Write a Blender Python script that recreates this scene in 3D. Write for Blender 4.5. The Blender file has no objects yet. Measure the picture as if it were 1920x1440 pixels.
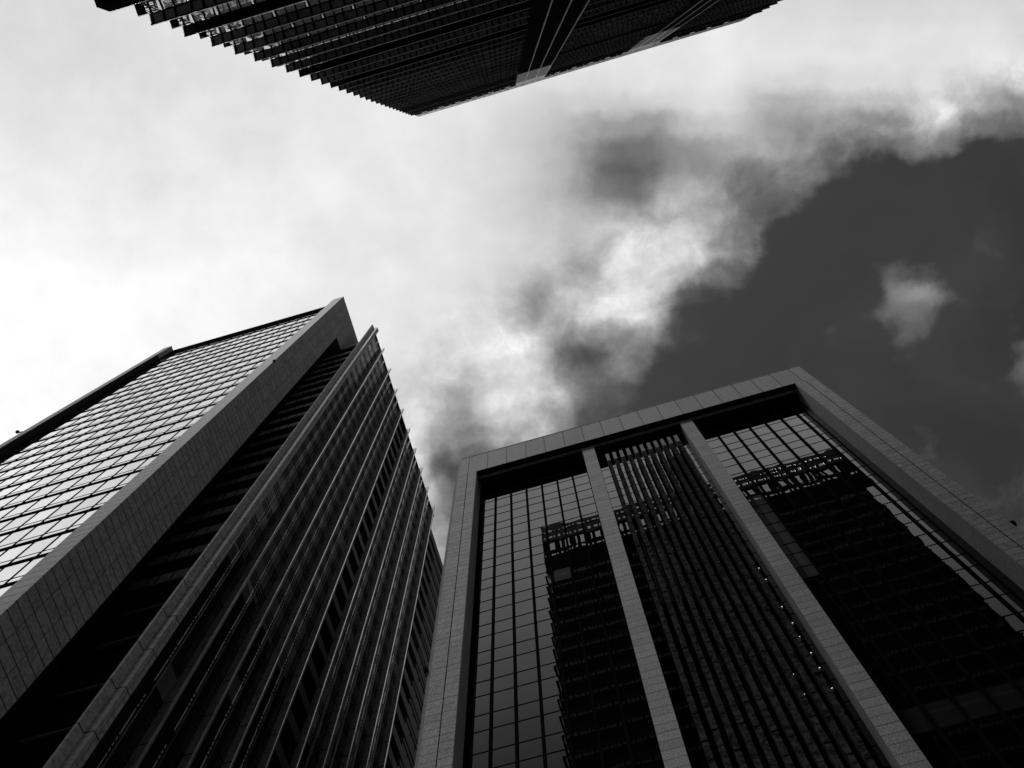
import bpy, bmesh, math, random
from mathutils import Vector, Matrix
random.seed(7)
R = math.radians
scene = bpy.context.scene
COL = scene.collection

# ------------------------------------------------------------------ camera
CAMR = Matrix(((0.9614623589, 0.2697204246, 0.0533012660),
               (0.2748073264, -0.9368334197, -0.2163887175),
               (-0.0084300495, 0.2226971852, -0.9748512184)))
FPX = 1935.55
cam = bpy.data.cameras.new('camera')
cam.sensor_fit = 'HORIZONTAL'
cam.sensor_width = 36
cam.lens = 36 * FPX / 1920
cam.clip_start = 0.1
cam.clip_end = 5000
camo = bpy.data.objects.new('camera', cam)
COL.objects.link(camo)
camo.matrix_world = CAMR.to_4x4()          # the lens is at z = 0, the pavement 1.6 m below it
scene.camera = camo
GZ = -1.6

# ------------------------------------------------------------------ view
scene.view_settings.view_transform = 'Standard'
scene.view_settings.look = 'None'
scene.view_settings.exposure = 0.0
scene.view_settings.gamma = 1.0
scene.cycles.max_bounces = 8
scene.cycles.glossy_bounces = 6
scene.cycles.diffuse_bounces = 3
scene.cycles.use_denoising = True


# ------------------------------------------------------------------ node helper
class N:
    """tiny expression wrapper over shader math nodes"""
    def __init__(s, tree, out):
        s.t, s.o = tree, out

    def _m(s, op, *a, clamp=False):
        n = s.t.nodes.new('ShaderNodeMath')
        n.operation = op
        n.use_clamp = clamp
        for i, v in enumerate((s,) + a):
            if isinstance(v, N):
                s.t.links.new(v.o, n.inputs[i])
            else:
                n.inputs[i].default_value = v
        return N(s.t, n.outputs[0])

    def __add__(s, b): return s._m('ADD', b)
    def __sub__(s, b): return s._m('SUBTRACT', b)
    def __mul__(s, b): return s._m('MULTIPLY', b)
    def __truediv__(s, b): return s._m('DIVIDE', b)
    __radd__ = __add__
    __rmul__ = __mul__
    def __rsub__(s, b): return (s * -1.0) + b
    def __neg__(s): return s * -1.0
    def max(s, b): return s._m('MAXIMUM', b)
    def min(s, b): return s._m('MINIMUM', b)
    def abs(s): return s._m('ABSOLUTE')
    def exp(s): return s._m('EXPONENT')
    def lt(s, b): return s._m('LESS_THAN', b)
    def pingpong(s, b): return s._m('PINGPONG', b)
    def clamp(s): return s._m('ADD', 0.0, clamp=True)

    def ramp(s, a, b, smooth=True):
        n = s.t.nodes.new('ShaderNodeMapRange')
        n.interpolation_type = 'SMOOTHSTEP' if smooth else 'LINEAR'
        n.inputs['From Min'].default_value = a
        n.inputs['From Max'].default_value = b
        s.t.links.new(s.o, n.inputs['Value'])
        return N(s.t, n.outputs['Result'])

    def curve(s, pts, lo, hi):
        """float curve through pts, x in [lo,hi], y stored in [0,1]"""
        x = s.ramp(lo, hi, False)
        n = s.t.nodes.new('ShaderNodeFloatCurve')
        c = n.mapping.curves[0]
        P = [((px - lo) / (hi - lo), py) for px, py in pts]
        c.points[0].location = P[0]
        c.points[1].location = P[-1]
        for p in P[1:-1]:
            c.points.new(*p)
        n.mapping.update()
        s.t.links.new(x.o, n.inputs['Value'])
        return N(s.t, n.outputs[0])


def sepxyz(tree, sock):
    n = tree.nodes.new('ShaderNodeSeparateXYZ')
    tree.links.new(sock, n.inputs[0])
    return [N(tree, n.outputs[i]) for i in range(3)]


def combxyz(tree, x, y, z):
    n = tree.nodes.new('ShaderNodeCombineXYZ')
    for i, v in enumerate((x, y, z)):
        if isinstance(v, N):
            tree.links.new(v.o, n.inputs[i])
        else:
            n.inputs[i].default_value = v
    return n.outputs[0]


def noise(tree, vec, scale, detail=4, rough=0.55, dist=0.0, lac=2.0):
    n = tree.nodes.new('ShaderNodeTexNoise')
    n.inputs['Scale'].default_value = scale
    n.inputs['Detail'].default_value = detail
    n.inputs['Roughness'].default_value = rough
    n.inputs['Distortion'].default_value = dist
    n.inputs['Lacunarity'].default_value = lac
    tree.links.new(vec, n.inputs['Vector'])
    return N(tree, n.outputs['Fac'])


# ------------------------------------------------------------------ sky: clear dark sky with a bank of bright cloud
SUN_DIR = Vector((-0.22, -0.33, 1.0)).normalized()
sun_el = math.asin(SUN_DIR.z)
sun_az = math.atan2(SUN_DIR.x, SUN_DIR.y)
world = bpy.data.worlds.new('World')
scene.world = world
world.use_nodes = True
wt = world.node_tree
wt.nodes.clear()
tc = wt.nodes.new('ShaderNodeTexCoord')
dx, dy, dz = sepxyz(wt, tc.outputs['Generated'])
zz = dz.max(0.12)
u = dx / zz                      # place on the flat cloud layer
v = dy / zz
sky = wt.nodes.new('ShaderNodeTexSky')
sky.sky_type = 'NISHITA'
sky.sun_disc = False
sky.sun_elevation = sun_el
sky.sun_rotation = sun_az
bw = wt.nodes.new('ShaderNodeSeparateColor')      # red channel: the photograph is a red-filtered monochrome
wt.links.new(sky.outputs[0], bw.inputs[0])
red = N(wt, bw.outputs[0])
uv = combxyz(wt, u, v, 0.0)
w1 = noise(wt, uv, 7.0, 3, 0.5) - 0.5
w2 = noise(wt, combxyz(wt, u + 9.0, v, 4.0), 7.0, 3, 0.5) - 0.5
u0, v0 = u, v
u = u0 + w1 * 0.09
v = v0 + w2 * 0.09
SKY_ROWS = [
    [214, 212, 210, 210, 211, 213, 215, 217, 219, 220, 219, 218, 216, 214, 212, 213, 215, 217, 218, 218, 216, 213, 210, 208, 208, 209, 211, 216, 219, 218, 215],
    [215, 213, 211, 211, 212, 214, 217, 219, 221, 221, 221, 220, 218, 216, 214, 214, 218, 220, 220, 219, 217, 214, 211, 209, 209, 209, 211, 216, 218, 216, 211],
    [217, 214, 212, 212, 213, 215, 218, 220, 222, 223, 223, 222, 220, 218, 217, 217, 220, 222, 222, 221, 217, 214, 211, 210, 210, 210, 211, 216, 218, 214, 207],
    [219, 215, 213, 213, 214, 217, 220, 222, 223, 224, 224, 224, 223, 221, 219, 220, 224, 225, 224, 223, 218, 213, 212, 213, 213, 212, 212, 216, 216, 210, 202],
    [221, 218, 215, 214, 215, 218, 221, 223, 224, 225, 226, 226, 225, 223, 222, 223, 226, 227, 226, 225, 219, 215, 215, 218, 218, 216, 214, 217, 212, 204, 194],
    [224, 220, 217, 215, 216, 219, 223, 224, 225, 226, 228, 228, 227, 225, 223, 225, 228, 227, 227, 227, 221, 219, 221, 224, 224, 223, 218, 214, 205, 194, 185],
    [227, 223, 220, 217, 217, 220, 224, 226, 226, 227, 229, 230, 229, 227, 223, 224, 227, 226, 229, 228, 222, 223, 227, 229, 227, 227, 219, 203, 192, 182, 173],
    [230, 227, 223, 219, 219, 222, 225, 227, 228, 229, 231, 232, 231, 228, 222, 219, 222, 223, 229, 227, 212, 210, 220, 222, 219, 211, 199, 176, 172, 165, 158],
    [234, 231, 226, 221, 220, 223, 227, 229, 230, 231, 233, 234, 233, 228, 219, 210, 206, 199, 215, 218, 188, 178, 190, 191, 206, 177, 157, 136, 146, 144, 142],
    [238, 234, 230, 224, 222, 225, 229, 231, 232, 233, 234, 234, 233, 229, 217, 201, 177, 154, 179, 193, 167, 153, 153, 144, 185, 129, 104, 95, 116, 122, 125],
    [241, 238, 234, 227, 225, 228, 231, 233, 234, 235, 235, 235, 233, 228, 215, 195, 147, 114, 141, 155, 160, 147, 122, 99, 137, 78, 56, 59, 85, 100, 109],
    [245, 242, 238, 231, 228, 231, 234, 235, 236, 236, 236, 234, 232, 227, 213, 192, 147, 96, 139, 142, 125, 126, 79, 61, 74, 49, 46, 46, 61, 82, 94],
    [248, 245, 241, 235, 232, 234, 236, 238, 238, 237, 235, 233, 230, 225, 213, 188, 151, 109, 156, 144, 114, 105, 55, 48, 51, 46, 46, 46, 51, 69, 81],
    [251, 248, 244, 240, 237, 238, 239, 240, 239, 238, 234, 231, 228, 225, 217, 194, 167, 153, 182, 158, 111, 80, 50, 48, 49, 50, 52, 46, 49, 60, 71],
    [253, 251, 248, 244, 241, 241, 241, 241, 240, 238, 233, 228, 226, 225, 221, 201, 185, 201, 208, 175, 113, 55, 52, 50, 56, 58, 62, 55, 51, 55, 64],
    [255, 253, 250, 247, 245, 244, 244, 243, 241, 238, 233, 227, 225, 224, 217, 196, 187, 217, 222, 174, 124, 49, 55, 55, 70, 65, 69, 61, 53, 52, 58],
    [255, 255, 252, 250, 248, 247, 246, 244, 241, 237, 232, 227, 225, 223, 209, 185, 182, 217, 202, 121, 93, 48, 56, 65, 88, 69, 65, 61, 52, 50, 54],
    [255, 255, 254, 252, 250, 249, 247, 245, 241, 236, 232, 228, 225, 222, 197, 170, 187, 227, 174, 76, 67, 51, 56, 64, 102, 67, 60, 57, 49, 48, 51],
    [255, 255, 255, 253, 251, 249, 247, 245, 240, 234, 231, 229, 224, 217, 189, 163, 182, 212, 145, 58, 65, 56, 57, 74, 107, 61, 61, 57, 48, 48, 50],
    [255, 255, 255, 253, 252, 250, 247, 245, 238, 232, 229, 227, 220, 214, 198, 164, 148, 154, 104, 57, 74, 59, 59, 60, 95, 61, 65, 69, 51, 50, 50],
    [255, 255, 254, 253, 251, 249, 247, 243, 236, 229, 226, 223, 215, 214, 217, 166, 101, 126, 71, 57, 73, 63, 61, 55, 71, 64, 63, 94, 63, 53, 51],
    [255, 255, 254, 252, 251, 248, 245, 241, 234, 227, 224, 219, 207, 211, 228, 183, 106, 111, 62, 59, 69, 66, 63, 55, 58, 61, 60, 101, 72, 57, 52],
    [255, 255, 253, 252, 250, 247, 243, 238, 232, 226, 223, 217, 196, 197, 222, 183, 114, 97, 64, 62, 67, 67, 64, 58, 58, 59, 61, 85, 73, 59, 53],
    [255, 254, 252, 251, 248, 245, 240, 235, 229, 225, 223, 217, 191, 173, 199, 165, 99, 81, 63, 62, 66, 67, 65, 63, 64, 60, 60, 71, 68, 59, 54],
    [255, 253, 252, 249, 246, 242, 237, 231, 226, 223, 223, 219, 195, 141, 155, 146, 81, 69, 61, 61, 65, 67, 67, 66, 68, 63, 59, 63, 63, 58, 54],
    [255, 253, 251, 248, 245, 240, 234, 228, 222, 219, 221, 221, 194, 106, 109, 121, 72, 61, 58, 60, 63, 66, 67, 68, 70, 66, 62, 61, 61, 58, 55],
    [254, 252, 250, 247, 243, 237, 231, 223, 216, 213, 215, 218, 179, 83, 86, 97, 69, 57, 56, 58, 62, 65, 67, 69, 69, 68, 66, 66, 63, 59, 56],
    [254, 251, 249, 245, 241, 235, 227, 219, 211, 205, 205, 210, 186, 84, 79, 85, 68, 57, 55, 57, 61, 64, 66, 68, 69, 69, 71, 73, 66, 61, 57],
    [254, 251, 248, 244, 239, 232, 224, 214, 204, 196, 192, 193, 160, 94, 82, 82, 69, 59, 56, 57, 60, 63, 65, 67, 67, 69, 73, 75, 69, 63, 59],
    [253, 250, 247, 243, 237, 230, 220, 210, 198, 188, 178, 175, 153, 105, 90, 86, 73, 62, 58, 58, 60, 62, 64, 65, 66, 69, 73, 75, 71, 65, 61],
    [253, 250, 246, 241, 235, 227, 217, 206, 193, 180, 168, 162, 150, 116, 98, 89, 76, 65, 60, 59, 60, 62, 63, 64, 65, 68, 73, 74, 71, 66, 62],
]

# cloud luminance over the cloud layer: one curve per strip of sky (west to east), strips blended south to north,
# the whole table stirred and frayed by fractal noise so that the bank has torn edges and billows
n_big = noise(wt, uv, 6.0, 6, 0.52, 0.4)
n_mid = noise(wt, combxyz(wt, u0 + w1 * 0.05 + 3.1, v0 + w2 * 0.05 + 1.7, 0.5), 15.0, 7, 0.55, 0.2)
n_fin = noise(wt, combxyz(wt, u0 + 1.3, v0 - 2.2, 1.5), 40.0, 6, 0.55, 0.3)
n_wa = noise(wt, combxyz(wt, u0 - 4.0, v0 + 6.0, 2.5), 22.0, 7, 0.62) - 0.5
n_wb = noise(wt, combxyz(wt, u0 + 7.0, v0 - 3.0, 8.5), 22.0, 7, 0.62) - 0.5
us = u0 + n_wa * 0.034
vs = v0 + n_wb * 0.034
ta = us * 0.963 + vs * 0.27
tb = vs * 0.963 - us * 0.27
A0, A1, B0, DB = -0.56, 0.64, -0.20, 0.02
rowpos = ((tb - B0) / DB).max(0.0).min(len(SKY_ROWS) - 1.0)
g = None
for r_, row in enumerate(SKY_ROWS):
    cv = ta.curve([(A0 + (A1 - A0) * i_ / (len(row) - 1), q / 255.0) for i_, q in enumerate(row)], A0, A1)
    hat = (1.0 - (rowpos - float(r_)).abs()).max(0.0)
    hat = hat * hat * (3.0 - hat * 2.0)
    term = cv * hat
    g = term if g is None else g + term
edge_pts = [(-1.0, .95), (-.30, .90), (-.215, .62), (-.175, .40), (-.145, .325), (-.10, .300), (-.026, .283),
            (.016, .268), (.073, .238), (.124, .208), (.16, .190), (.206, .172), (.257, .137), (.29, .112),
            (.33, .093), (.37, .098), (.407, .108), (.45, .085), (.52, .08), (1.0, .0)]
e = u0.curve(edge_pts, -1.0, 1.0) - v0               # depth inside the bank; the billows lie near its edge
zone = (1.0 - e.ramp(0.09, 0.20)) * e.ramp(-0.06, 0.02) * (v0 + u0 * 0.10).ramp(0.07, 0.125)
sa_ = ((us - 0.358) * 0.90 - (vs - 0.247) * -0.44)
sb_ = ((vs - 0.247) * 0.90 + (us - 0.358) * -0.44)
streak = (-((sa_ / 0.035) * (sa_ / 0.035) + (sb_ / 0.010) * (sb_ / 0.010))).exp()
body = (-(((us - 0.342) / 0.022) * ((us - 0.342) / 0.022) + ((vs - 0.285) / 0.03) * ((vs - 0.285) / 0.03))).exp()
g = g + streak * 0.16 - body * 0.045
n_brk = noise(wt, combxyz(wt, u0 + 2.3, v0 + 5.1, 3.3), 17.0, 9, 0.60, 0.15)
alpha = (g - 0.322 + (n_brk - 0.5) * 0.34).ramp(-0.05, 0.085)          # ragged edge of the bank and of the loose scraps
n_det = noise(wt, combxyz(wt, us + 1.1, vs + 4.4, 6.0), 20.0, 9, 0.60, 0.1)
tone = (g + (n_brk - 0.5) * 0.10).max(0.37)
tone = tone._m('POWER', 2.2)
softw = (v0 + u0 * 0.10).ramp(0.05, 0.13)
zone = zone * 0.75 + 0.25 * (1.0 - g.ramp(0.6, 0.85))
det = ((n_mid - 0.5) * 1.5 + (n_det - 0.5) * 2.4) * zone * (1.0 - g.ramp(0.78, 0.97) * 0.6) + (n_big - 0.5) * 0.26 + (n_mid - 0.5) * 0.16 + (n_det - 0.5) * 0.10
tone = tone * det.exp()
cleartone = red * 0.1 * 0.31
lum = cleartone * (1.0 - alpha) + tone * alpha + (n_big - 0.42).max(0.0) * 0.05 * (1.0 - alpha)


def blob(cx, cy, rx, ry):
    a = (u0 - cx) / rx
    b = (v0 - cy) / ry
    return (-(a * a + b * b)).exp()


lum = lum + blob(-1.2, -.42, .42, .40) * 1.6        # veil round the hidden sun
low = (v0 * -1.0).ramp(0.34, 0.72)                  # the bank thins toward the street behind the camera
lum = lum * (1.0 - low * 0.72)
rad = (u0 * u0 + v0 * v0)._m('SQRT')
lum = lum * (1.0 - rad.ramp(0.8, 2.6) * 0.85)          # darker toward the horizon, as under any thick cloud
CLEAR = 0.31
cloud = (lum - red * CLEAR * 0.1).max(0.0)
bg_clear = wt.nodes.new('ShaderNodeBackground')
wt.links.new((red * CLEAR).o, bg_clear.inputs['Color'])
bg_clear.inputs['Strength'].default_value = 0.10  
bg_cloud = wt.nodes.new('ShaderNodeBackground')
wt.links.new(cloud.o, bg_cloud.inputs['Color'])
bg_cloud.inputs['Strength'].default_value = 1.0
add = wt.nodes.new('ShaderNodeAddShader')
wt.links.new(bg_clear.outputs[0], add.inputs[0])
wt.links.new(bg_cloud.outputs[0], add.inputs[1])
wo = wt.nodes.new('ShaderNodeOutputWorld')
wt.links.new(add.outputs[0], wo.inputs[0])
world.cycles.sampling_method = 'AUTOMATIC'

sl = bpy.data.lights.new('sun', 'SUN')
sl.energy = 1.0
sl.angle = R(8)
sl.color = (1.0, 1.0, 1.0)
so = bpy.data.objects.new('sun', sl)
COL.objects.link(so)
so.rotation_euler = (-SUN_DIR).to_track_quat('-Z', 'Y').to_euler()


# ------------------------------------------------------------------ materials
def mat(name, col=0.3, rough=0.6, metal=0.0, ior=1.5, joints=None, jdark=0.25, speck=0.0, speck_scale=8.0,
        stain=0.0, bump=0.0, streak=0.0, emit=0.0, spec=None, slab=None):
    """joints: list of (axis, period, offset, width_m, strength)"""
    m = bpy.data.materials.new(name)
    m.use_nodes = True
    t = m.node_tree
    p = t.nodes['Principled BSDF']
    p.inputs['Roughness'].default_value = rough
    p.inputs['Metallic'].default_value = metal
    p.inputs['IOR'].default_value = ior
    p.inputs['Specular IOR Level'].default_value = (0.0 if col < .06 else 0.15) if spec is None else spec
    p.inputs['Base Color'].default_value = (col, col, col, 1)
    if emit:
        p.inputs['Emission Color'].default_value = (1, 1, 1, 1)
        p.inputs['Emission Strength'].default_value = emit
    if joints or speck or stain or streak or bump or slab:
        geo = t.nodes.new('ShaderNodeNewGeometry')
        pos = geo.outputs['Position']
        ax = sepxyz(t, pos)
        c = None
        base = combxyz(t, ax[0] * 0.0 + col, 0.0, 0.0)
        c = ax[0] * 0.0 + col
        if speck:
            c = c * (1.0 + (noise(t, pos, speck_scale, 3, 0.8).ramp(0.3, 0.7) - 0.5) * speck)
        if stain:
            c = c * (1.0 + (noise(t, pos, 0.35, 5, 0.6) - 0.5) * stain)
        if streak:
            vs = combxyz(t, ax[0] * 3.0, ax[1] * 3.0, ax[2] * 0.12)
            c = c * (1.0 + (noise(t, vs, 1.0, 4, 0.6) - 0.5) * streak)
        if slab:
            cells = []
            for (a, per, off) in slab[0]:
                cells.append(((ax['xyz'.index(a)] - off) / per)._m('FLOOR'))
            while len(cells) < 3:
                cells.append(0.0)
            wn = t.nodes.new('ShaderNodeTexWhiteNoise')
            t.links.new(combxyz(t, *cells), wn.inputs['Vector'])
            c = c * (1.0 + (N(t, wn.outputs['Value']) - 0.5) * slab[1])
        jm = None
        for (a, per, off, w, st) in (joints or []):
            d = (ax['xyz'.index(a)] - off).pingpong(per / 2)
            k = d.ramp(w * 0.5, w * 0.9) if w else d
            k = (1.0 - k) * st
            jm = k if jm is None else jm.max(k)
            # slabs differ slightly in tone
        if jm is not None:
            c = c * (1.0 - jm * (1 - jdark))
        g = t.nodes.new('ShaderNodeCombineColor')
        for i in range(3):
            t.links.new(c.o, g.inputs[i])
        t.links.new(g.outputs[0], p.inputs['Base Color'])
        if bump:
            b = t.nodes.new('ShaderNodeBump')
            b.inputs['Strength'].default_value = bump
            b.inputs['Distance'].default_value = 0.02
            h = noise(t, pos, speck_scale, 4, 0.7)
            if jm is not None:
                h = h - jm * 2.0
            t.links.new(h.o, b.inputs['Height'])
            t.links.new(b.outputs[0], p.inputs['Normal'])
    return m


FL = 3.94                                            # storey height, framed building
M = {}
M['granite_frame'] = mat('granite_frame', .45, .75, joints=[('z', 3.92, 98.3, .05, 1), ('z', .784, 98.3, .04, .8)], slab=([('z', .784, 98.3), ('x', 1.02, -12.12)], .22), streak=.22,
                         speck=.9, speck_scale=11, stain=.25, bump=.10)
M['granite_lintel'] = mat('granite_lintel', .45, .75, joints=[('x', 2.012, -10.10, .07, 1)], slab=([('x', 2.012, -10.10)], .20), streak=.35, speck=.5, speck_scale=5, stain=.25)
M['granite_pilaster'] = mat('granite_pilaster', .45, .75, joints=[('z', 3.90, 97.6, .05, 1), ('z', .78, 97.6, .04, .8)], slab=([('z', .78, 97.6)], .22), streak=.22,
                            speck=.9, speck_scale=11, stain=.25, bump=.10)
M['granite_trim'] = mat('granite_trim', .42, .75, joints=[('x', 2.012, -10.1, .05, 1)], speck=.5)
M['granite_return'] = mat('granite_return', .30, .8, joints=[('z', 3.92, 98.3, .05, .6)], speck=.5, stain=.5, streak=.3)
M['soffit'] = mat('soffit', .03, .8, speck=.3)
M['dark_wall'] = mat('dark_wall', .02, .6)
M['mullion_dark'] = mat('mullion_dark', .012, .45)
M['rib_stone'] = mat('rib_stone', .058, .7, speck=1.5, speck_scale=3.0, bump=.6, streak=.4)
M['rib_cap'] = mat('rib_cap', .16, .6, speck=.4)
M['tower_granite'] = mat('tower_granite', .37, .7, joints=[('z', 1.0125, 51.2, .07, 1), ('y', 1.333, 15.35, .05, .55)],
                         jdark=.12, slab=([('z', 1.0125, 51.2), ('y', 1.333, 15.35)], .22), speck=.7, speck_scale=4, stain=.3, streak=.25)
M['tower_strip'] = mat('tower_strip', .48, .7, joints=[('z', 1.0125, 51.2, .07, 1)], jdark=.3, speck=.4, speck_scale=4)
M['tower_pier'] = mat('tower_pier', .36, .55, joints=[('z', 4.04, 51.2, .09, 1)], jdark=.1, speck=.7, speck_scale=3, stain=.3, streak=.3)
M['tower_trim'] = mat('tower_trim', .52, .30, metal=1.0, stain=1.6)
M['tower_dark'] = mat('tower_dark', .012, .5)
M['tower_band'] = mat('tower_band', .16, .6, speck=.4, stain=.3)
M['tower_metal_shade'] = mat('tower_metal_shade', .05, .45, streak=.4)
M['spandrel'] = mat('spandrel', .05, .35, stain=.4)
M['black_metal'] = mat('black_metal', .010, .38, spec=.30)
M['pale_metal'] = mat('pale_metal', .16, .22, ior=1.6, spec=.5, joints=[('x', 3.66, -13.4, .05, 1), ('z', 2.4, 182, .05, .6)], jdark=.45, streak=.1)
M['pale_strip'] = mat('pale_strip', .75, .30, metal=.3)
M['grey_clad'] = mat('grey_clad', .20, .38, ior=1.5, spec=.35, streak=.2)
M['dark_clad'] = mat('dark_clad', .02, .4)
M['slat'] = mat('slat', .95, .45, metal=.5)
M['panel_a'] = mat('panel_a', .6, .42, metal=.5, stain=1.2)
M['panel_b'] = mat('panel_b', .10, .40, metal=1.0, stain=1.2)
M['panel_c'] = mat('panel_c', .75, .45, metal=.25, stain=1.4, streak=.8)
M['strip_metal'] = mat('strip_metal', .97, .10, metal=1.0)
M['lamp_glow'] = mat('lamp_glow', .8, .5, emit=1.0)
M['asphalt'] = mat('asphalt', .05, .85, speck=.5, speck_scale=20, stain=.5)
M['paving'] = mat('paving', .14, .8, joints=[('x', .9, 0, .02, 1), ('y', .9, 0, .02, 1)], speck=.3, stain=.3)
M['kerb'] = mat('kerb', .28, .8, speck=.4)
M['paint'] = mat('paint', .7, .7)
M['bird'] = mat('bird', .02, .8)


def glass(name, base, ior, rough=0.0, wob=0.0):
    m = bpy.data.materials.new(name)
    m.use_nodes = True
    t = m.node_tree
    p = t.nodes['Principled BSDF']
    p.inputs['Base Color'].default_value = (base, base, base, 1)
    p.inputs['Roughness'].default_value = rough
    p.inputs['IOR'].default_value = ior
    if wob:
        geo = t.nodes.new('ShaderNodeNewGeometry')
        b = t.nodes.new('ShaderNodeBump')
        b.inputs['Strength'].default_value = 1.0
        b.inputs['Distance'].default_value = wob
        h = noise(t, geo.outputs['Position'], 0.9, 2, 0.5)
        t.links.new(h.o, b.inputs['Height'])
        t.links.new(b.outputs[0], p.inputs['Normal'])
    return m


M['glass_frame'] = glass('glass_frame', .004, 1.50)
M['glass_blind'] = glass('glass_blind', .11, 1.50)
M['glass_room_lit'] = glass('glass_room_lit', .035, 1.50)
M['glass_bright'] = glass('glass_bright', .72, 1.5)
M['glass_bright'].node_tree.nodes['Principled BSDF'].inputs['Metallic'].default_value = 1.0   # silvered solar glass
for q_, b_ in enumerate((.62, .68, .76)):
    gm = glass('glass_bright_%s' % 'abc'[q_], b_, 1.5)
    gm.node_tree.nodes['Principled BSDF'].inputs['Metallic'].default_value = 1.0
    M['glass_bright_%s' % 'abc'[q_]] = gm
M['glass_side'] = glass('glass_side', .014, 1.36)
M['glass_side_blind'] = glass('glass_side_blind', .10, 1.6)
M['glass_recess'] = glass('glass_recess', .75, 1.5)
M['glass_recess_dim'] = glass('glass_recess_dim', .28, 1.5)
M['glass_dark'] = glass('glass_dark', .004, 1.5, 0.02)
M['glass_panel'] = glass('glass_panel', .006, 1.55, 0.03, 0.004)


# ------------------------------------------------------------------ mesh helpers
class MB:
    def __init__(s):
        s.v, s.f = [], []

    def box(s, x0, x1, y0, y1, z0, z1):
        b = len(s.v)
        s.v += [(x0, y0, z0), (x1, y0, z0), (x1, y1, z0), (x0, y1, z0), (x0, y0, z1), (x1, y0, z1), (x1, y1, z1), (x0, y1, z1)]
        s.f += [tuple(b + i for i in q) for q in ((0, 3, 2, 1), (4, 5, 6, 7), (0, 1, 5, 4), (1, 2, 6, 5), (2, 3, 7, 6), (3, 0, 4, 7))]
        return s

    def prism(s, poly, z0, z1):
        """poly: counter-clockwise plan"""
        b = len(s.v)
        n = len(poly)
        s.v += [(x, y, z0) for x, y in poly] + [(x, y, z1) for x, y in poly]
        s.f.append(tuple(b + i for i in reversed(range(n))))
        s.f.append(tuple(b + n + i for i in range(n)))
        for i in range(n):
            j = (i + 1) % n
            s.f.append((b + i, b + j, b + n + j, b + n + i))
        return s

    def prof_x(s, prof, x0, x1):
        """prof: (y,z) polygon extruded along x"""
        b = len(s.v)
        n = len(prof)
        s.v += [(x0, y, z) for y, z in prof] + [(x1, y, z) for y, z in prof]
        s.f.append(tuple(b + i for i in range(n)))
        s.f.append(tuple(b + n + i for i in reversed(range(n))))
        for i in range(n):
            j = (i + 1) % n
            s.f.append((b + j, b + i, b + n + i, b + n + j))
        return s

    def prof_y(s, prof, y0, y1):
        b = len(s.v)
        n = len(prof)
        s.v += [(x, y0, z) for x, z in prof] + [(x, y1, z) for x, z in prof]
        s.f.append(tuple(b + i for i in range(n)))
        s.f.append(tuple(b + n + i for i in reversed(range(n))))
        for i in range(n):
            j = (i + 1) % n
            s.f.append((b + j, b + i, b + n + i, b + n + j))
        return s

    def mesh(s, name, m, smooth=False):
        me = bpy.data.meshes.new(name)
        me.from_pydata(s.v, [], s.f)
        me.materials.append(m)
        if smooth:
            me.polygons.foreach_set('use_smooth', [True] * len(me.polygons))
        me.update()
        return me

    def build(s, name, m, parent=None, smooth=False):
        me = s.mesh(name, m, smooth)
        o = bpy.data.objects.new(name, me)
        COL.objects.link(o)
        if parent:
            o.parent = parent
        return o


def tag(o, label=None, cat=None, group=None, kind=None):
    for k, val in (('label', label), ('category', cat), ('group', group), ('kind', kind)):
        if val:
            o[k] = val
    return o


def thing(name, label, cat, loc=(0, 0, 0), group=None):
    o = bpy.data.objects.new(name, None)
    COL.objects.link(o)
    o.location = loc
    o.empty_display_size = 1
    return tag(o, label, cat, group)


CT = CAMR.transposed()


def proj(p):
    c = CT @ Vector(p)
    if c.z > -0.01:
        return None
    return (960 + FPX * c.x / -c.z, 720 - FPX * c.y / -c.z)


def area(corners):
    q = [proj(c) for c in corners]
    if any(a is None for a in q):
        return 0
    if max(a[0] for a in q) < 0 or min(a[0] for a in q) > 1920 or max(a[1] for a in q) < 0 or min(a[1] for a in q) > 1440:
        return 0
    s = 0
    for i in range(len(q)):
        a, b = q[i], q[(i + 1) % len(q)]
        s += a[0] * b[1] - b[0] * a[1]
    return abs(s) / 2


def pane_mb(mb, axis, plane, a0, a1, z0, z1, n=6, amp=.0015, tilt=.0008):
    """one slightly bowed and tilted glass pane; axis 'y' faces -Y at y=plane, axis 'x' faces +X at x=plane"""
    base = len(mb.v)
    am = amp * random.uniform(-1.0, 1.0)
    am2 = amp * 0.5 * random.uniform(-1, 1)
    ta, tz = random.gauss(0, tilt), random.gauss(0, tilt)
    for j in range(n + 1):
        for i in range(n + 1):
            s, t = i / n, j / n
            d = am * math.sin(math.pi * s) * math.sin(math.pi * t) + am2 * math.sin(2 * math.pi * s) * math.sin(math.pi * t)
            d += ta * (s - .5) * (a1 - a0) + tz * (t - .5) * (z1 - z0)
            a, z = a0 + (a1 - a0) * s, z0 + (z1 - z0) * t
            mb.v.append((a, plane + d, z) if axis == 'y' else (plane + d, a, z))
    for j in range(n):
        for i in range(n):
            q = base + j * (n + 1) + i
            mb.f.append((q, q + 1, q + n + 2, q + n + 1))


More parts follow.
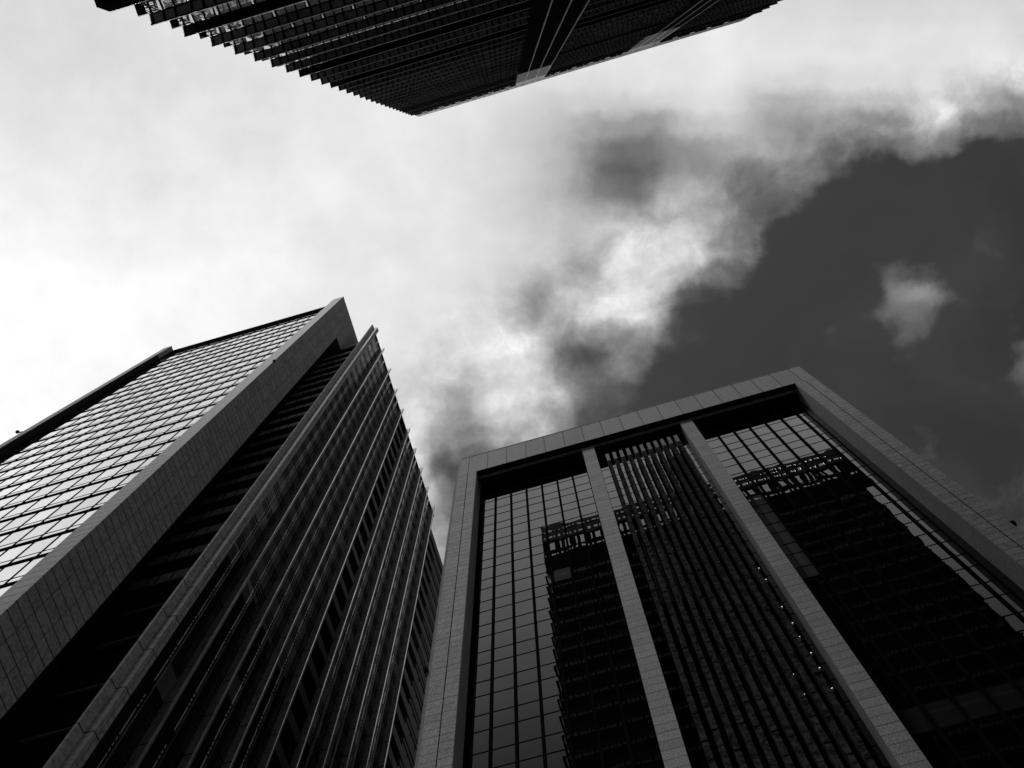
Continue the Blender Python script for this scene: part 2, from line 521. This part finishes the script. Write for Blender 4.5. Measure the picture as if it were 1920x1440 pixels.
def panes(root, specs, name, default, axis, limit=100, amp=.0015, tilt=.0008, n=6):
    """specs: (plane,a0,a1,z0,z1,material or None). The largest in view become parts, the rest one stuff part per material."""
    sc = []
    for sp in specs:
        plane, a0, a1, z0, z1, mt = sp
        cs = [(a0, plane, z0), (a1, plane, z0), (a1, plane, z1), (a0, plane, z1)] if axis == 'y' else \
             [(plane, a0, z0), (plane, a1, z0), (plane, a1, z1), (plane, a0, z1)]
        sc.append((area(cs), sp))
    sc.sort(key=lambda q: -q[0])
    rest = {}
    for k, (ar, (plane, a0, a1, z0, z1, mt)) in enumerate(sc):
        mt = mt or default
        if k < limit and ar > 0:
            mb = MB()
            pane_mb(mb, axis, plane, a0, a1, z0, z1, n, amp, tilt)
            mb.build(name, M[mt], root, True)
        else:
            pane_mb(rest.setdefault(mt, MB()), axis, plane, a0, a1, z0, z1, n, amp, tilt)
    for mt, mb in rest.items():
        tag(mb.build(name + '_rows', M[mt], root, True), kind='stuff')


# ------------------------------------------------------------------ ground
tag(MB().box(-2500, 2500, -2500, 2500, GZ - 1, GZ - .15).build('ground', M['asphalt']), kind='structure')
tag(MB().box(-300, 300, -9.0, 29.0, GZ - .146, GZ - .142).build('road', M['asphalt']), kind='structure')
tag(MB().box(-300, 300, -5.0, 6.0, GZ - .140, GZ).build('pavement', M['paving']), kind='structure')
tag(MB().box(-300, 300, 6.0, 6.3, GZ - .139, GZ + .003).build('kerb', M['kerb']), kind='structure')
pm = MB()
for k in range(-40, 40):
    pm.box(k * 6.0, k * 6.0 + 3.0, 15.0, 15.12, GZ - .141, GZ - .137)
tag(pm.build('lane_marking', M['paint']), kind='structure')

# ================================================================== BUILDING A: granite portal frame (right)
A = thing('office_building', 'grey granite office block with a portal frame round three tall glass bays, lower right', 'building', (5, 29.4, GZ))
A.location = (0, 0, 0)
TOP, LINT = 103.9, 98.3
YF, YG, YP = 29.4, 31.0, 29.9
MB().box(-13.45, 23.15, YG + .35, 62, GZ, TOP - 1).build('wall', M['dark_wall'], A)
fr = MB()
fr.box(-13.14, -11.24, YF, YG + .34, GZ, LINT)
fr.box(21.27, 23.2, YF, YG + .34, GZ, LINT)
f1 = fr.build('frame_pier', M['granite_frame'], A)
# seams running up the two piers, as real grooves of darker stone
# a narrow recessed chamfer on the outer left edge
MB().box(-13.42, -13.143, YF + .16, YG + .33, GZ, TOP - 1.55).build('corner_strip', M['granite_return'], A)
MB().box(-13.0, 23.2, YF, YG + .34, LINT + .003, TOP).build('lintel', M['granite_lintel'], A)
MB().box(-13.14, -13.003, YF + .03, YG + .3, LINT + .004, TOP - 1.3).build('corner_block', M['granite_lintel'], A)
for x in (-12.12, 22.24):
    MB().box(x - .03, x + .03, YF - .004, YF + .02, GZ, LINT).build('joint_groove', M['mullion_dark'], A)
MB().box(-13.02, 23.22, YF - .03, YF + .2, TOP + .002, TOP + .12).build('coping', M['granite_trim'], A)
# returns of the frame (inner cheeks) carry no courses
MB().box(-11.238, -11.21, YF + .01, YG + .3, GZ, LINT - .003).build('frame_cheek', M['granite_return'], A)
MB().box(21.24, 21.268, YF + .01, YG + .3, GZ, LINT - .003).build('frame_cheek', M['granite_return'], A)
# soffit and trim beam
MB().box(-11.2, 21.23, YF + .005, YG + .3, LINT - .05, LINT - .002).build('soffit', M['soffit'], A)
MB().box(-11.2, 21.23, YP + .10, YP + .30, 97.93, 98.2).build('trim_beam', M['granite_trim'], A)
# two pilasters
for (x0, x1) in ((-.54, .65), (9.36, 10.53)):
    MB().box(x0, x1, YP, YG + .3, GZ, 97.6).build('pilaster', M['granite_pilaster'], A)
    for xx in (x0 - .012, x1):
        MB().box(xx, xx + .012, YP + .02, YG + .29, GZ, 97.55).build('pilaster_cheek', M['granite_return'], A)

# rows of glass
rows = [(96.68, 98.2), (94.94, 96.66), (92.74, 94.92)]
z = 92.72
tall = True
while z > 8:
    h = 2.20 if tall else 1.74
    rows.append((z - h, z))
    z -= h
    tall = not tall
zbot = z
colsL = [-11.21, -10.91, -9.64, -8.13, -6.61, -5.10, -3.58, -2.07, -.555]
colsR = [10.545, 12.18, 13.70, 15.20, 16.72, 18.24, 19.78, 20.62, 21.23]
specs = []
for i in range(1, len(colsL) - 1):
    for r, (a, b) in enumerate(rows):
        mt = None
        if i == 5 and r == 13:
            mt = 'glass_blind'
        specs.append((YG, colsL[i] + .085, colsL[i + 1] - .085, a + .03, b - .03, mt))
for i in range(0, len(colsR) - 2):
    for r, (a, b) in enumerate(rows):
        mt = None
        if i == 0 and 11 <= r <= 18:
            for (p0, p1) in ((colsR[0] + .05, 11.3), (11.36, colsR[1] - .085)):
                specs.append((YG, p0, p1, a + .03, b - .03, 'glass_blind'))
            continue
        if r == 27:
            mt = 'glass_room_lit'  # light of the rooms behind, put into the pane colour
        specs.append((YG, colsR[i] + .085, colsR[i + 1] - .085, a + .03, b - .03, mt))
for (a0, a1) in ((.68, 1.50), (8.82, 9.34)):
    for r, (a, b) in enumerate(rows):
        specs.append((YG, a0 + .03, a1 - .03, a + .03, b - .03, None))
panes(A, specs, 'window_pane', 'glass_frame', 'y', 100, .0010, .0004, 6)
# narrow glass between the ribs, one sheet per slot with storey lines
RX0, RP, RW = 1.51, .6735, .335
slot = MB()
for k in range(11):
    for (a, b) in rows:
        pane_mb(slot, 'y', YG, RX0 + k * RP + RW + .01, RX0 + (k + 1) * RP - .01 if k < 10 else 8.82, a + .03, b - .03, 3, .0006, .0006)
tag(slot.build('slot_glazing', M['glass_frame'], A, True), kind='stuff')
for k in range(11):
    x0 = RX0 + k * RP
    b = MB()
    # rough textured stone rib, its face broken in short uneven courses
    zz0 = 8.0
    while zz0 < 92.55:
        h = random.uniform(.5, 1.1)
        z1 = min(zz0 + h, 92.6)
        d = random.uniform(-.02, .03)
        b.box(x0 + random.uniform(0, .02), x0 + RW - random.uniform(0, .02), YP + .30 + d, YG + .1, zz0, z1)
        zz0 = z1
    b.build('rib', M['rib_stone'], A)
    MB().box(x0 - .01, x0 + RW - .03, YP + .30, YG + .1, 92.8, 94.94).build('rib_cap', M['rib_cap'], A)
# mullions
mv = MB()
for xs in (colsL[2:-1], colsR[1:-2]):
    for x in xs:
        mv.box(x - .085, x + .085, YG - .12, YG + .05, 8, 98.2)
mv.box(-11.205, -10.83, YG - .05, YG + .05, 8, 98.2)
mv.box(-.62, -.556, YG - .05, YG + .05, 8, 98.2)
mv.build('mullion_grid', M['mullion_dark'], A)
mh = MB()
for (a, b) in rows:
    mh.box(-10.83, -.63, YG - .025, YG + .04, a - .03, a + .03)
    mh.box(10.56, 20.6, YG - .025, YG + .04, a - .03, a + .03)
    mh.box(.69, 9.3, YG - .02, YG + .04, a - .03, a + .03)
mh.build('transom', M['mullion_dark'], A)
j = MB()
for r, (a, b) in enumerate(rows):
    pane_mb(j, 'y', YG + .02, 20.66, 21.2, a + .03, b - .03, 3, .001, .002)
tag(j.build('jamb_glazing', M['glass_dark'], A, True), kind='stuff')
MB().box(20.56, 20.66, YG - .06, YG + .05, 8, 98.2).build('jamb_mullion', M['mullion_dark'], A)
MB().box(-11.2, 21.23, YG + .06, YG + .3, GZ, 98.2).build('backing_wall', M['dark_wall'], A)
MB().box(-11.2, 21.23, YG - .2, YG + .05, GZ, 7.98).build('base_wall', M['granite_pilaster'], A)
# small glowing dots added on the slot glass for reflections of ceiling lamps inside
for (xr, yr) in ((.0772, .4535), (.1377, .4813), (.142, .4956), (.107, .4961), (.1174, .496), (.1513, .5303), (.158, .5513),
                 (.1615, .5687), (.1694, .5904), (.1745, .6099), (.1822, .6369), (.1457, .6095), (.152, .6357)):
    zc = (YG - .06) / yr
    xc = xr * zc
    lm = MB()
    n = 8
    for q in range(1):
        lm.prof_x([(YG - .06 + .018 * math.cos(2 * math.pi * i / n), zc + .018 * math.sin(2 * math.pi * i / n)) for i in range(n)], xc - .04, xc + .04)
    lm.build('lamp_glint', M['lamp_glow'], A)
# little black boxes fixed to the frame edges
for (xr, yr, xx, lb) in ((.3984, .5018, 23.2, 'small black floodlight on the far right edge of the granite frame'),
                         (-.2252, .4976, -13.42, 'small black floodlight on the left edge of the granite frame')):
    zc = xx / xr
    L = thing('floodlight', lb, 'floodlight', (xx, YF + .1, zc), 'floodlights fixed to the granite building')
    s = 1 if xx > 0 else -1
    w = .22
    if s > 0:
        MB().box(.02, .26, -.12, .12, -.2, .2).build('housing', M['dark_clad'], L)
        MB().box(0, .05, -.04, .04, -.06, .06).build('bracket', M['black_metal'], L)
    else:
        MB().box(-.28, -.03, -.12, .14, -.2, .2).build('housing', M['dark_clad'], L)
        MB().box(-.05, 0, -.04, .04, -.06, .06).build('bracket', M['black_metal'], L)

# ================================================================== BUILDING B: granite and glass tower (left)
B = thing('granite_tower', 'grey stone tower at left with bright reflecting glass front and thin piers down its side', 'tower')
HB = 153.5
YS, YGB, XW = 14.2, 14.9, -28.9
levels = [51.2 + 4.04 * k for k in range(26)]
lv = 45.9
while lv > 5:
    levels.insert(0, lv)
    lv -= 4.04
# the end wall: light narrow front, panelled side
MB().box(XW - 1.55, XW, YS + .03, 18.0, GZ, HB - .01).build('end_wall', M['tower_granite'], B)
MB().box(XW - 1.55, XW - .005, YS, YS + .028, GZ, HB).build('end_wall_front', M['tower_strip'], B)
MB().box(XW - 1.55, XW, 18.003, 19.78, 139.5, HB - .01).build('upper_wall', M['tower_granite'], B)
MB().box(XW - 1.55, XW, 19.783, 34, 142.0, HB - .01).build('upper_wall', M['tower_granite'], B)
MB().box(-30.3, -26.2, 19.8, 21.4, 139.45, 141.8).build('recess_parapet', M['tower_granite'], B)
# bodies
MB().box(-58, XW - 1.6, YGB + .4, 60, GZ, HB - .3).build('wall', M['tower_dark'], B)
MB().box(-58, -30.0, 22.5, 57, GZ, HB - .3).build('core', M['tower_dark'], B)
# left end pier of the bright front
lp = MB()
lp.box(-57.3, -56.15, YS, YGB + .35, GZ, HB)
lp.build('end_pier', M['tower_strip'], B)
MB().box(-56.147, -56.10, YS + .02, YGB + .3, GZ, 147.0).build('end_pier_cheek', M['tower_metal_shade'], B)  # shadow on the lower cheek, put in as a dark colour
MB().box(-56.147, -56.10, YS + .02, YGB + .3, 147.01, HB - .01).build('end_pier_cheek', M['tower_granite'], B)
# roof band of the glass front
MB().box(-56.09, XW - 1.56, YGB - .03, YGB + .35, 147.3, HB - .2).build('roof_band', M['tower_dark'], B)
# glass front
thick = [l + 1.5 for l in levels]
cw = 1.755
xr0 = XW - 1.56 - .10
specs = []
xcols = [xr0, -30.98 - .02]
x = xcols[1]
while x - cw > -56.0:
    x -= cw
    xcols.append(x)
xcols.append(-56.1)
mul = MB()
hb = MB()
for i in range(len(xcols) - 1):
    xa, xb = xcols[i + 1], xcols[i]
    if i:
        mul.box(xb - .04, xb + .04, YGB - .035, YGB + .05, 20, 147.3)
    for t0, t1 in zip(thick, thick[1:]):
        if t0 < 20 or t0 > 147:
            continue
        za = t0 + .17
        zm = t0 + 1.0
        zb = min(t1 - .17, 147.3)
        specs.append((YGB, xa + .04, xb - .04, za, min(zm - .035, 147.2), random.choice(('glass_bright_a', 'glass_bright_b', 'glass_bright_b')) ))
        if zm + .04 < zb:
            specs.append((YGB, xa + .04, xb - .04, zm + .035, zb, random.choice(('glass_bright_a', 'glass_bright_b', 'glass_bright_b', 'glass_bright_c'))))
for t0 in thick:
    if 20 < t0 < 147:
        hb.box(-56.09, xr0 + .05, YGB - .06, YGB + .05, t0 - .17, t0 + .17)
        hb.box(-56.09, xr0 + .05, YGB - .018, YGB + .05, t0 + 1.0 - .035, t0 + 1.0 + .035)
panes(B, specs, 'window_pane', 'glass_bright', 'y', 100, .002, .0008, 3)
mul.build('mullion_grid', M['mullion_dark'], B)
hb.build('spandrel_band', M['mullion_dark'], B)

# recess between the end wall and the first pier: windows facing the camera side
MB().box(-34, -26.25, 20.2, 21.3, GZ, 139.4).build('recess_wall', M['tower_dark'], B)
rw = []
sill = MB()
bandm = MB()
for l in levels:
    zt = l + 3.1
    if zt > 138.5:
        continue
    for (a0, a1) in ((-31.6, -30.72), (-30.62, -29.3), (-29.22, -28.72), (-28.6, -27.7), (-27.6, -26.4)):
        rw.append((19.74, a0, a1, l + 1.55, zt, None if l > 92 else ('glass_recess_dim' if l > 58 else 'glass_side')))  # glass colour painted darker down the storeys, for light fading in the recess
    MB().box(-29.1, -26.3, 19.66, 19.9, l + 1.40, l + 1.5).build('recess_sill', M['tower_band'], B)
    MB().box(-34, -26.3, 19.76, 19.94, l + 3.12, l + 4.04 + 1.34 if l + 5.4 < 139.3 else 139.35).build('recess_band', M['tower_dark'], B)
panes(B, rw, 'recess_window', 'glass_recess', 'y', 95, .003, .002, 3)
MB().box(-31.9, -31.62, 18.1, 19.7, GZ, 139.4).build('recess_column', M['tower_metal_shade'], B)

# side facade behind the piers, faces +X
XS, XP = -26.02, -25.42
PS = 3.265
pier_y = [20.12 + PS * k for k in range(10)]


def pier(y, first):
    b = MB()
    if first:
        pl = [(-26.1, 19.42), (-25.99, 19.46), (-25.94, 20.02), (XP, 20.06), (XP, 20.30), (XP - .05, 20.32), (XP - .05, 20.36), (XP, 20.38), (XP + .02, 20.62), (-26.0, 20.7), (-26.1, 20.7)]
    else:
        pl = [(XS - .02, y - .05), (XP, y - .05), (XP, y + .17), (XP - .12, y + .28), (XS - .02, y + .34)]
    b.prism(pl, GZ, HB)
    return b.build('pier', M['tower_pier'], B)


for k, y in enumerate(pier_y):
    pier(y, k == 0)
    if k:
        MB().prism([(XP + .002, y - .095), (XP + .052, y - .05), (XP + .052, y - .01), (XP + .002, y - .01)], 8, HB - .05).build('pier_edge_trim', M['tower_trim'], B)
        MB().box(XP + .002, XP + .02, y + .09, y + .16, 8, HB - .05).build('pier_edge_trim', M['tower_trim'], B)
tag(MB().box(XS - .5, XS - .05, 20.72, 51.0, GZ, HB - .05).build('side_backing_wall', M['tower_dark'], B))
MB().box(XS - .3, XS + .06, 20.73, 51.0, HB - .6, HB - .03).build('side_coping', M['mullion_dark'], B)
specs = []
bars = MB()
cm = MB()
sp = MB()
for k in range(9):
    y0, y1 = pier_y[k] + (.6 if k == 0 else .35), pier_y[k + 1] - .06
    ym = (y0 + y1) / 2
    if k == 4:                                      # open louvred bay
        dark = MB()
        slab = MB()
        for l in levels:
            if l < 10 or l > 150:
                continue
            MB().box(XS - .35, XS + .10, y0, y1, l - .3, l + .95).box(XS - .35, XS - .05, y0, y1, l + .96, l + 1.05).build('bay_slab', M['tower_band'], B)
            MB().box(XS - .35, XS - .05, y0, y1, l + 2.1, l + 2.2).build('bay_louvre', M['tower_metal_shade'], B)
        continue
    cm.prism([(XS + .03, ym - .06), (XS + .16, ym - .02), (XS + .16, ym + .02), (XS + .03, ym + .03)], 8, HB - .65)
    for li, l in enumerate(levels):
        if l < 10:
            continue
        lt = min(l + 4.04, HB - .7)
        for (a0, a1) in ((y0 + .02, ym - .05), (ym + .05, y1 - .02)):
            mt = 'glass_side_blind' if random.random() < .05 else None
            if lt - l > 2.7:
                specs.append((XS, a0, a1, l + .08, l + 2.55, mt))
                if k >= 5 and l < 95:
                    pass
                specs.append((XS, a0, a1, l + 2.66, l + 3.0, None))
                specs.append((XS, a0, a1, l + 3.12, l + 3.46, None))
            if lt - l > 4:
                specs.append((XS, a0, a1, l + 3.58, lt - .05, None))
        for (q0, q1) in ((2.56, 2.65), (3.01, 3.11), (3.47, 3.57), (3.99, 4.12)):
            if l + q1 < HB - .7:
                bars.box(XS - .03, XS + .018, y0 + .01, y1 - .01, l + q0, l + q1)
panes(B, specs, 'side_window', 'glass_side', 'x', 90, .003, .0035, 3)
bars.build('side_transom', M['mullion_dark'], B)
cm.build('side_mullion', M['tower_trim'], B)
# far end of the side, set back
XE = -27.1
MB().box(XE - 3, XE - .4, 49.9, 70.0, GZ, HB - .05).build('rear_wall', M['tower_dark'], B)
MB().box(XE - .39, XE + .05, 51.2, 70.0, HB - 2.2, HB).build('rear_parapet', M['tower_band'], B)
er = MB()
ew = []
for l in levels:
    if l < 10 or l > 149:
        continue
    MB().box(XE - .38, XE, 49.9, 70.0, l - .1, l + 1.5).build('rear_band', M['tower_band'], B)
    MB().box(XE - .38, XE - .03, 56.0, 70.0, l + 2.9, l + 3.5).build('rear_band', M['tower_band'], B)
    for y0 in (55.9, 57.6, 59.3, 61.0, 62.7):
        ew.append((XE - .12, y0 + .1, y0 + 1.6, l + 1.55, l + 2.85, 'glass_side_blind'))
panes(B, ew, 'rear_window', 'glass_side_blind', 'x', 20, .002, .002, 2)

# bird on the far corner of the roof, small box on the near corner
bd = MB()
bx, by, bz = -57.9, 14.15, 107.2


def ell(c, r, n=8, m=6):
    b = MB()
    for i in range(m + 1):
        th = math.pi * i / m
        for q in range(n):
            ph = 2 * math.pi * q / n
            b.v.append((c[0] + r[0] * math.sin(th) * math.cos(ph), c[1] + r[1] * math.sin(th) * math.sin(ph), c[2] + r[2] * math.cos(th)))
    for i in range(m):
        for q in range(n):
            a = i * n + q
            a2 = i * n + (q + 1) % n
            b.f.append((a, a2, a2 + n, a + n))
    return b


lt = thing('aviation_light', 'tiny black beacon on a bracket on the outer edge of the left tower', 'beacon', (-57.3, 14.2, 106.4))
MB().box(-.55, 0, -.05, .05, -.05, .05).build('bracket', M['black_metal'], lt)
ell((-.62, -.1, .18), (.2, .2, .3)).build('lens', M['black_metal'], lt, True)
cb = thing('corner_camera', 'small dark security camera on the front corner of the left tower', 'camera', (XW, YS, 105.2))
MB().box(-.02, .22, -.16, .1, -.12, .14).build('housing', M['dark_clad'], cb)
MB().box(-.02, .05, -.02, .04, .14, .24).build('bracket', M['black_metal'], cb)

# ================================================================== BUILDING C: dark tower with ledges (top)
C = thing('dark_tower', 'tall dark tower with a sunshade ledge at every storey and two smooth column strips, top', 'tower')
YT = -8.6
XL, XRR = -12.4, 43.57
ZR = 174.6
YC = -9.3                                            # the crown stands a little back
secs = [('w', XL, 4.51, 10), ('m', 9.20, 22.39, 8), ('e', 26.87, XRR, 10)]
MB().box(XL + .6, XRR - .2, -60, YT - 1.25, GZ, ZR).build('wall', M['dark_clad'], C)
for nm, x0, x1, nb in secs:
    MB().box(x0 + .3, x1 - .1, YT - 1.245, YT - 1.15, GZ, ZR - .2).build('wall_glazing', M['glass_dark'], C)
MB().box(XRR - .19, XRR - .02, -60, YT - .35, GZ, ZR - 6).build('end_fin', M['dark_clad'], C)
ledge_z = []
k = -6
while 39.78 + 4.486 * k < 168:
    zl = 39.78 + 4.486 * k
    if zl > 5:
        ledge_z.append(zl)
    k += 1


def ledge_meshes(x0, x1, nb):
    bay = (x1 - x0) / nb
    fr = MB()
    pn = MB()
    sl_ = MB()
    st = MB()
    # outer lip, ridge beam, inner beam
    fr.box(x0, x1, YT - .06, YT, -.03, .12)
    fr.prof_x([(YT - .50, .24), (YT - .44, .20), (YT - .44, .34), (YT - .50, .36)], x0, x1)
    fr.box(x0, x1, YT - 1.0, YT - .90, .03, .18)
    for i in range(nb):
        xa = x0 + i * bay
        pw = (bay - .20) / 3
        for j_ in range(3):
            p0 = xa + .14 + j_ * pw
            fr.prof_x([(YT - .92, .06), (YT - .49, .23), (YT - .49, .33), (YT - .92, .16)], p0 - .06, p0 + .02)
            fr.prof_x([(YT - .45, .20), (YT - .04, -.02), (YT - .04, .07), (YT - .45, .30)], p0 - .08, p0 + .03)
            for s_ in range(7):
                f = (s_ + .5) / 7
                yy = YT - .90 + .39 * f
                zz_ = .07 + .15 * f
                sl_.box(p0 + .02, p0 + pw - .06, yy - .004, yy + .004, zz_ - .05, zz_ + .05)
        for s_ in range(9):
            yy = YT - .89 + .38 * s_ / 8
            st.box(xa - .035, xa + .035, yy - .004, yy + .004, .07 + .19 * s_ / 8 - .07, .07 + .19 * s_ / 8 + .06)
        for s_ in range(4):
            yy = YT - .40 + .07 * s_
            st.box(xa - .022, xa + .022, yy - .004, yy + .004, .10 - .03 * s_, .20 - .03 * s_)
        fr.box(xa - .03, xa + .03, YT - 1.15, YT - .95, .0, .2)
    sl_.box(x0, x1, YT - .93, YT - .925, .06, .10)
    st.box(x0, x1, YT - .945, YT - .94, .06, .10)
    pn.v += [(x0 + .01, YT - .47, .235), (x1 - .01, YT - .47, .235), (x1 - .01, YT - .065, .03), (x0 + .01, YT - .065, .03)]
    pn.f.append((0, 3, 2, 1))
    return [(fr.mesh('ledge_frame', M['black_metal']), 'ledge_frame'), (pn.mesh('ledge_panel', M['panel_a']), 'ledge_panel'),
            (sl_.mesh('ledge_louvre', M['slat']), 'ledge_louvre'), (st.mesh('ledge_strip_louvre', M['strip_metal']), 'ledge_strip_louvre')]


for nm, x0, x1, nb in secs:
    ms = ledge_meshes(x0, x1, nb)
    fr_me = ms[0][0]
    for zl in ledge_z:
        o = bpy.data.objects.new('sunshade_ledge', fr_me)
        COL.objects.link(o)
        o.parent = C
        o.location = (0, 0, zl)
        for me, n_ in ms[1:]:
            if n_ == 'ledge_panel':
                me = me.copy()
                me.materials[0] = M[random.choice(('panel_a', 'panel_c', 'panel_c', 'panel_a', 'panel_b'))]
            c = bpy.data.objects.new(n_, me)
            COL.objects.link(c)
            c.parent = o
# ledges on the left flank, seen past the corner
fl = MB()
fl.prof_y([(XL - .57, 0), (XL - .50, 0), (XL - .50, .14), (XL - .57, .14)], -60, YT - .6)
fl.prof_y([(XL + .2, .04), (XL + .3, .04), (XL + .3, .18), (XL + .2, .18)], -60, YT - .6)
fl.box(XL - .56, XL + .25, YT - .68, YT - .6, 0, .14)
for i in range(30):
    yy = YT - .8 - i * 1.6
    fl.box(XL - .5, XL + .2, yy - .06, yy, .02, .12)
fl.prof_y([(XL - .5, .02), (XL - .22, .1), (XL - .22, .15), (XL - .5, .07)], -60, YT - .69)
fs = MB()
for i in range(5):
    yy = YT - .72 - i * .10
    fs.box(XL - .2, XL + .18, yy - .035, yy, .06, .09)
flm = fl.mesh('flank_ledge', M['black_metal'])
fsm = fs.mesh('flank_grille', M['slat'])
for zl in ledge_z:
    o = bpy.data.objects.new('flank_ledge', flm)
    COL.objects.link(o)
    o.parent = C
    o.location = (0, 0, zl + .6)
    g = bpy.data.objects.new('flank_grille', fsm)
    COL.objects.link(g)
    g.parent = o
MB().box(XL + .08, XL + .15, YT - .80, YT - .73, GZ, ZR).build('corner_rod', M['tower_band'], C)
# mechanical storey low on the left: one plain deep fascia
MB().box(XL - .02, 4.51, YT - 1.1, YT + .02, 38.5, 39.73).build('plant_fascia', M['dark_clad'], C)
# column strips
for xs in ((4.53, 5.98, 7.585, 9.185), (22.41, 23.70, 25.21, 26.85)):
    MB().box(xs[0], xs[3], YT - 1.2, YT - .03, GZ, 143.4).build('column_strip', M['dark_clad'], C)
    MB().box(xs[0], xs[3], YT - 1.2, YT - .03, 143.41, 161.9).build('column_head', M['grey_clad'], C)
    for x in (xs[1], xs[2], xs[3] - .04):
        MB().box(x - .045, x + .045, YT - .028, YT + .05, GZ, 143.4).build('column_rail', M['grey_clad'], C)
        MB().box(x - .045, x + .045, YT - .028, YT + .05, 143.41, 162.8).build('column_rail', M['pale_strip'], C)
    MB().box(xs[0], xs[3], YT - 1.2, YT - .02, 161.92, 168.4).build('column_crown', M['pale_metal'], C)
# crown screen: thin walls pierced by rows of openings, sky shows through
def screen(x0, x1, z0, z1, openings, m, name):
    """openings: list of (za, zb, period, [(dx, w), ...])"""
    b = MB()
    y0, y1 = YC - .07, YC
    z = z0
    for (za, zb, per, cells) in openings:
        b.box(x0, x1, y0, y1, z, za)
        x = x0
        cuts = []
        nrep = int((x1 - x0) / per)
        for i in range(nrep):
            for dx_, w in cells:
                cuts.append((x0 + i * per + dx_, x0 + i * per + dx_ + w))
        for c0, c1 in cuts:
            if c1 > x1 - .1:
                break
            b.box(x, c0, y0, y1, za, zb)
            x = c1
        b.box(x, x1, y0, y1, za, zb)
        z = zb
    b.box(x0, x1, y0, y1, z, z1)
    return b.build(name, m, C)


sq = [(.35, .35), (1.3, .85), (2.45, .25)]
screen(-12.88, 45.85, 182.0, 189.0, [(183.2, 184.1, 2.9, sq), (186.3, 187.2, 2.9, sq)], M['pale_metal'], 'crown_parapet')
screen(-12.8, 45.7, 173.6, 181.95, [(174.8, 175.7, 2.9, sq), (177.2, 180.9, 2.9, [(.35, .25), (1.25, 1.0)])], M['dark_clad'], 'crown_screen')
MB().box(-12.8, 45.7, YC - .6, YC - .01, 168.5, 173.59).build('crown_base', M['dark_clad'], C)
MB().box(-12.78, -12.72, -60, YC - .3, 182, 189).build('crown_flank', M['dark_clad'], C)
MB().box(45.6, 45.66, -60, YC - .3, 182, 189).build('crown_flank', M['dark_clad'], C)
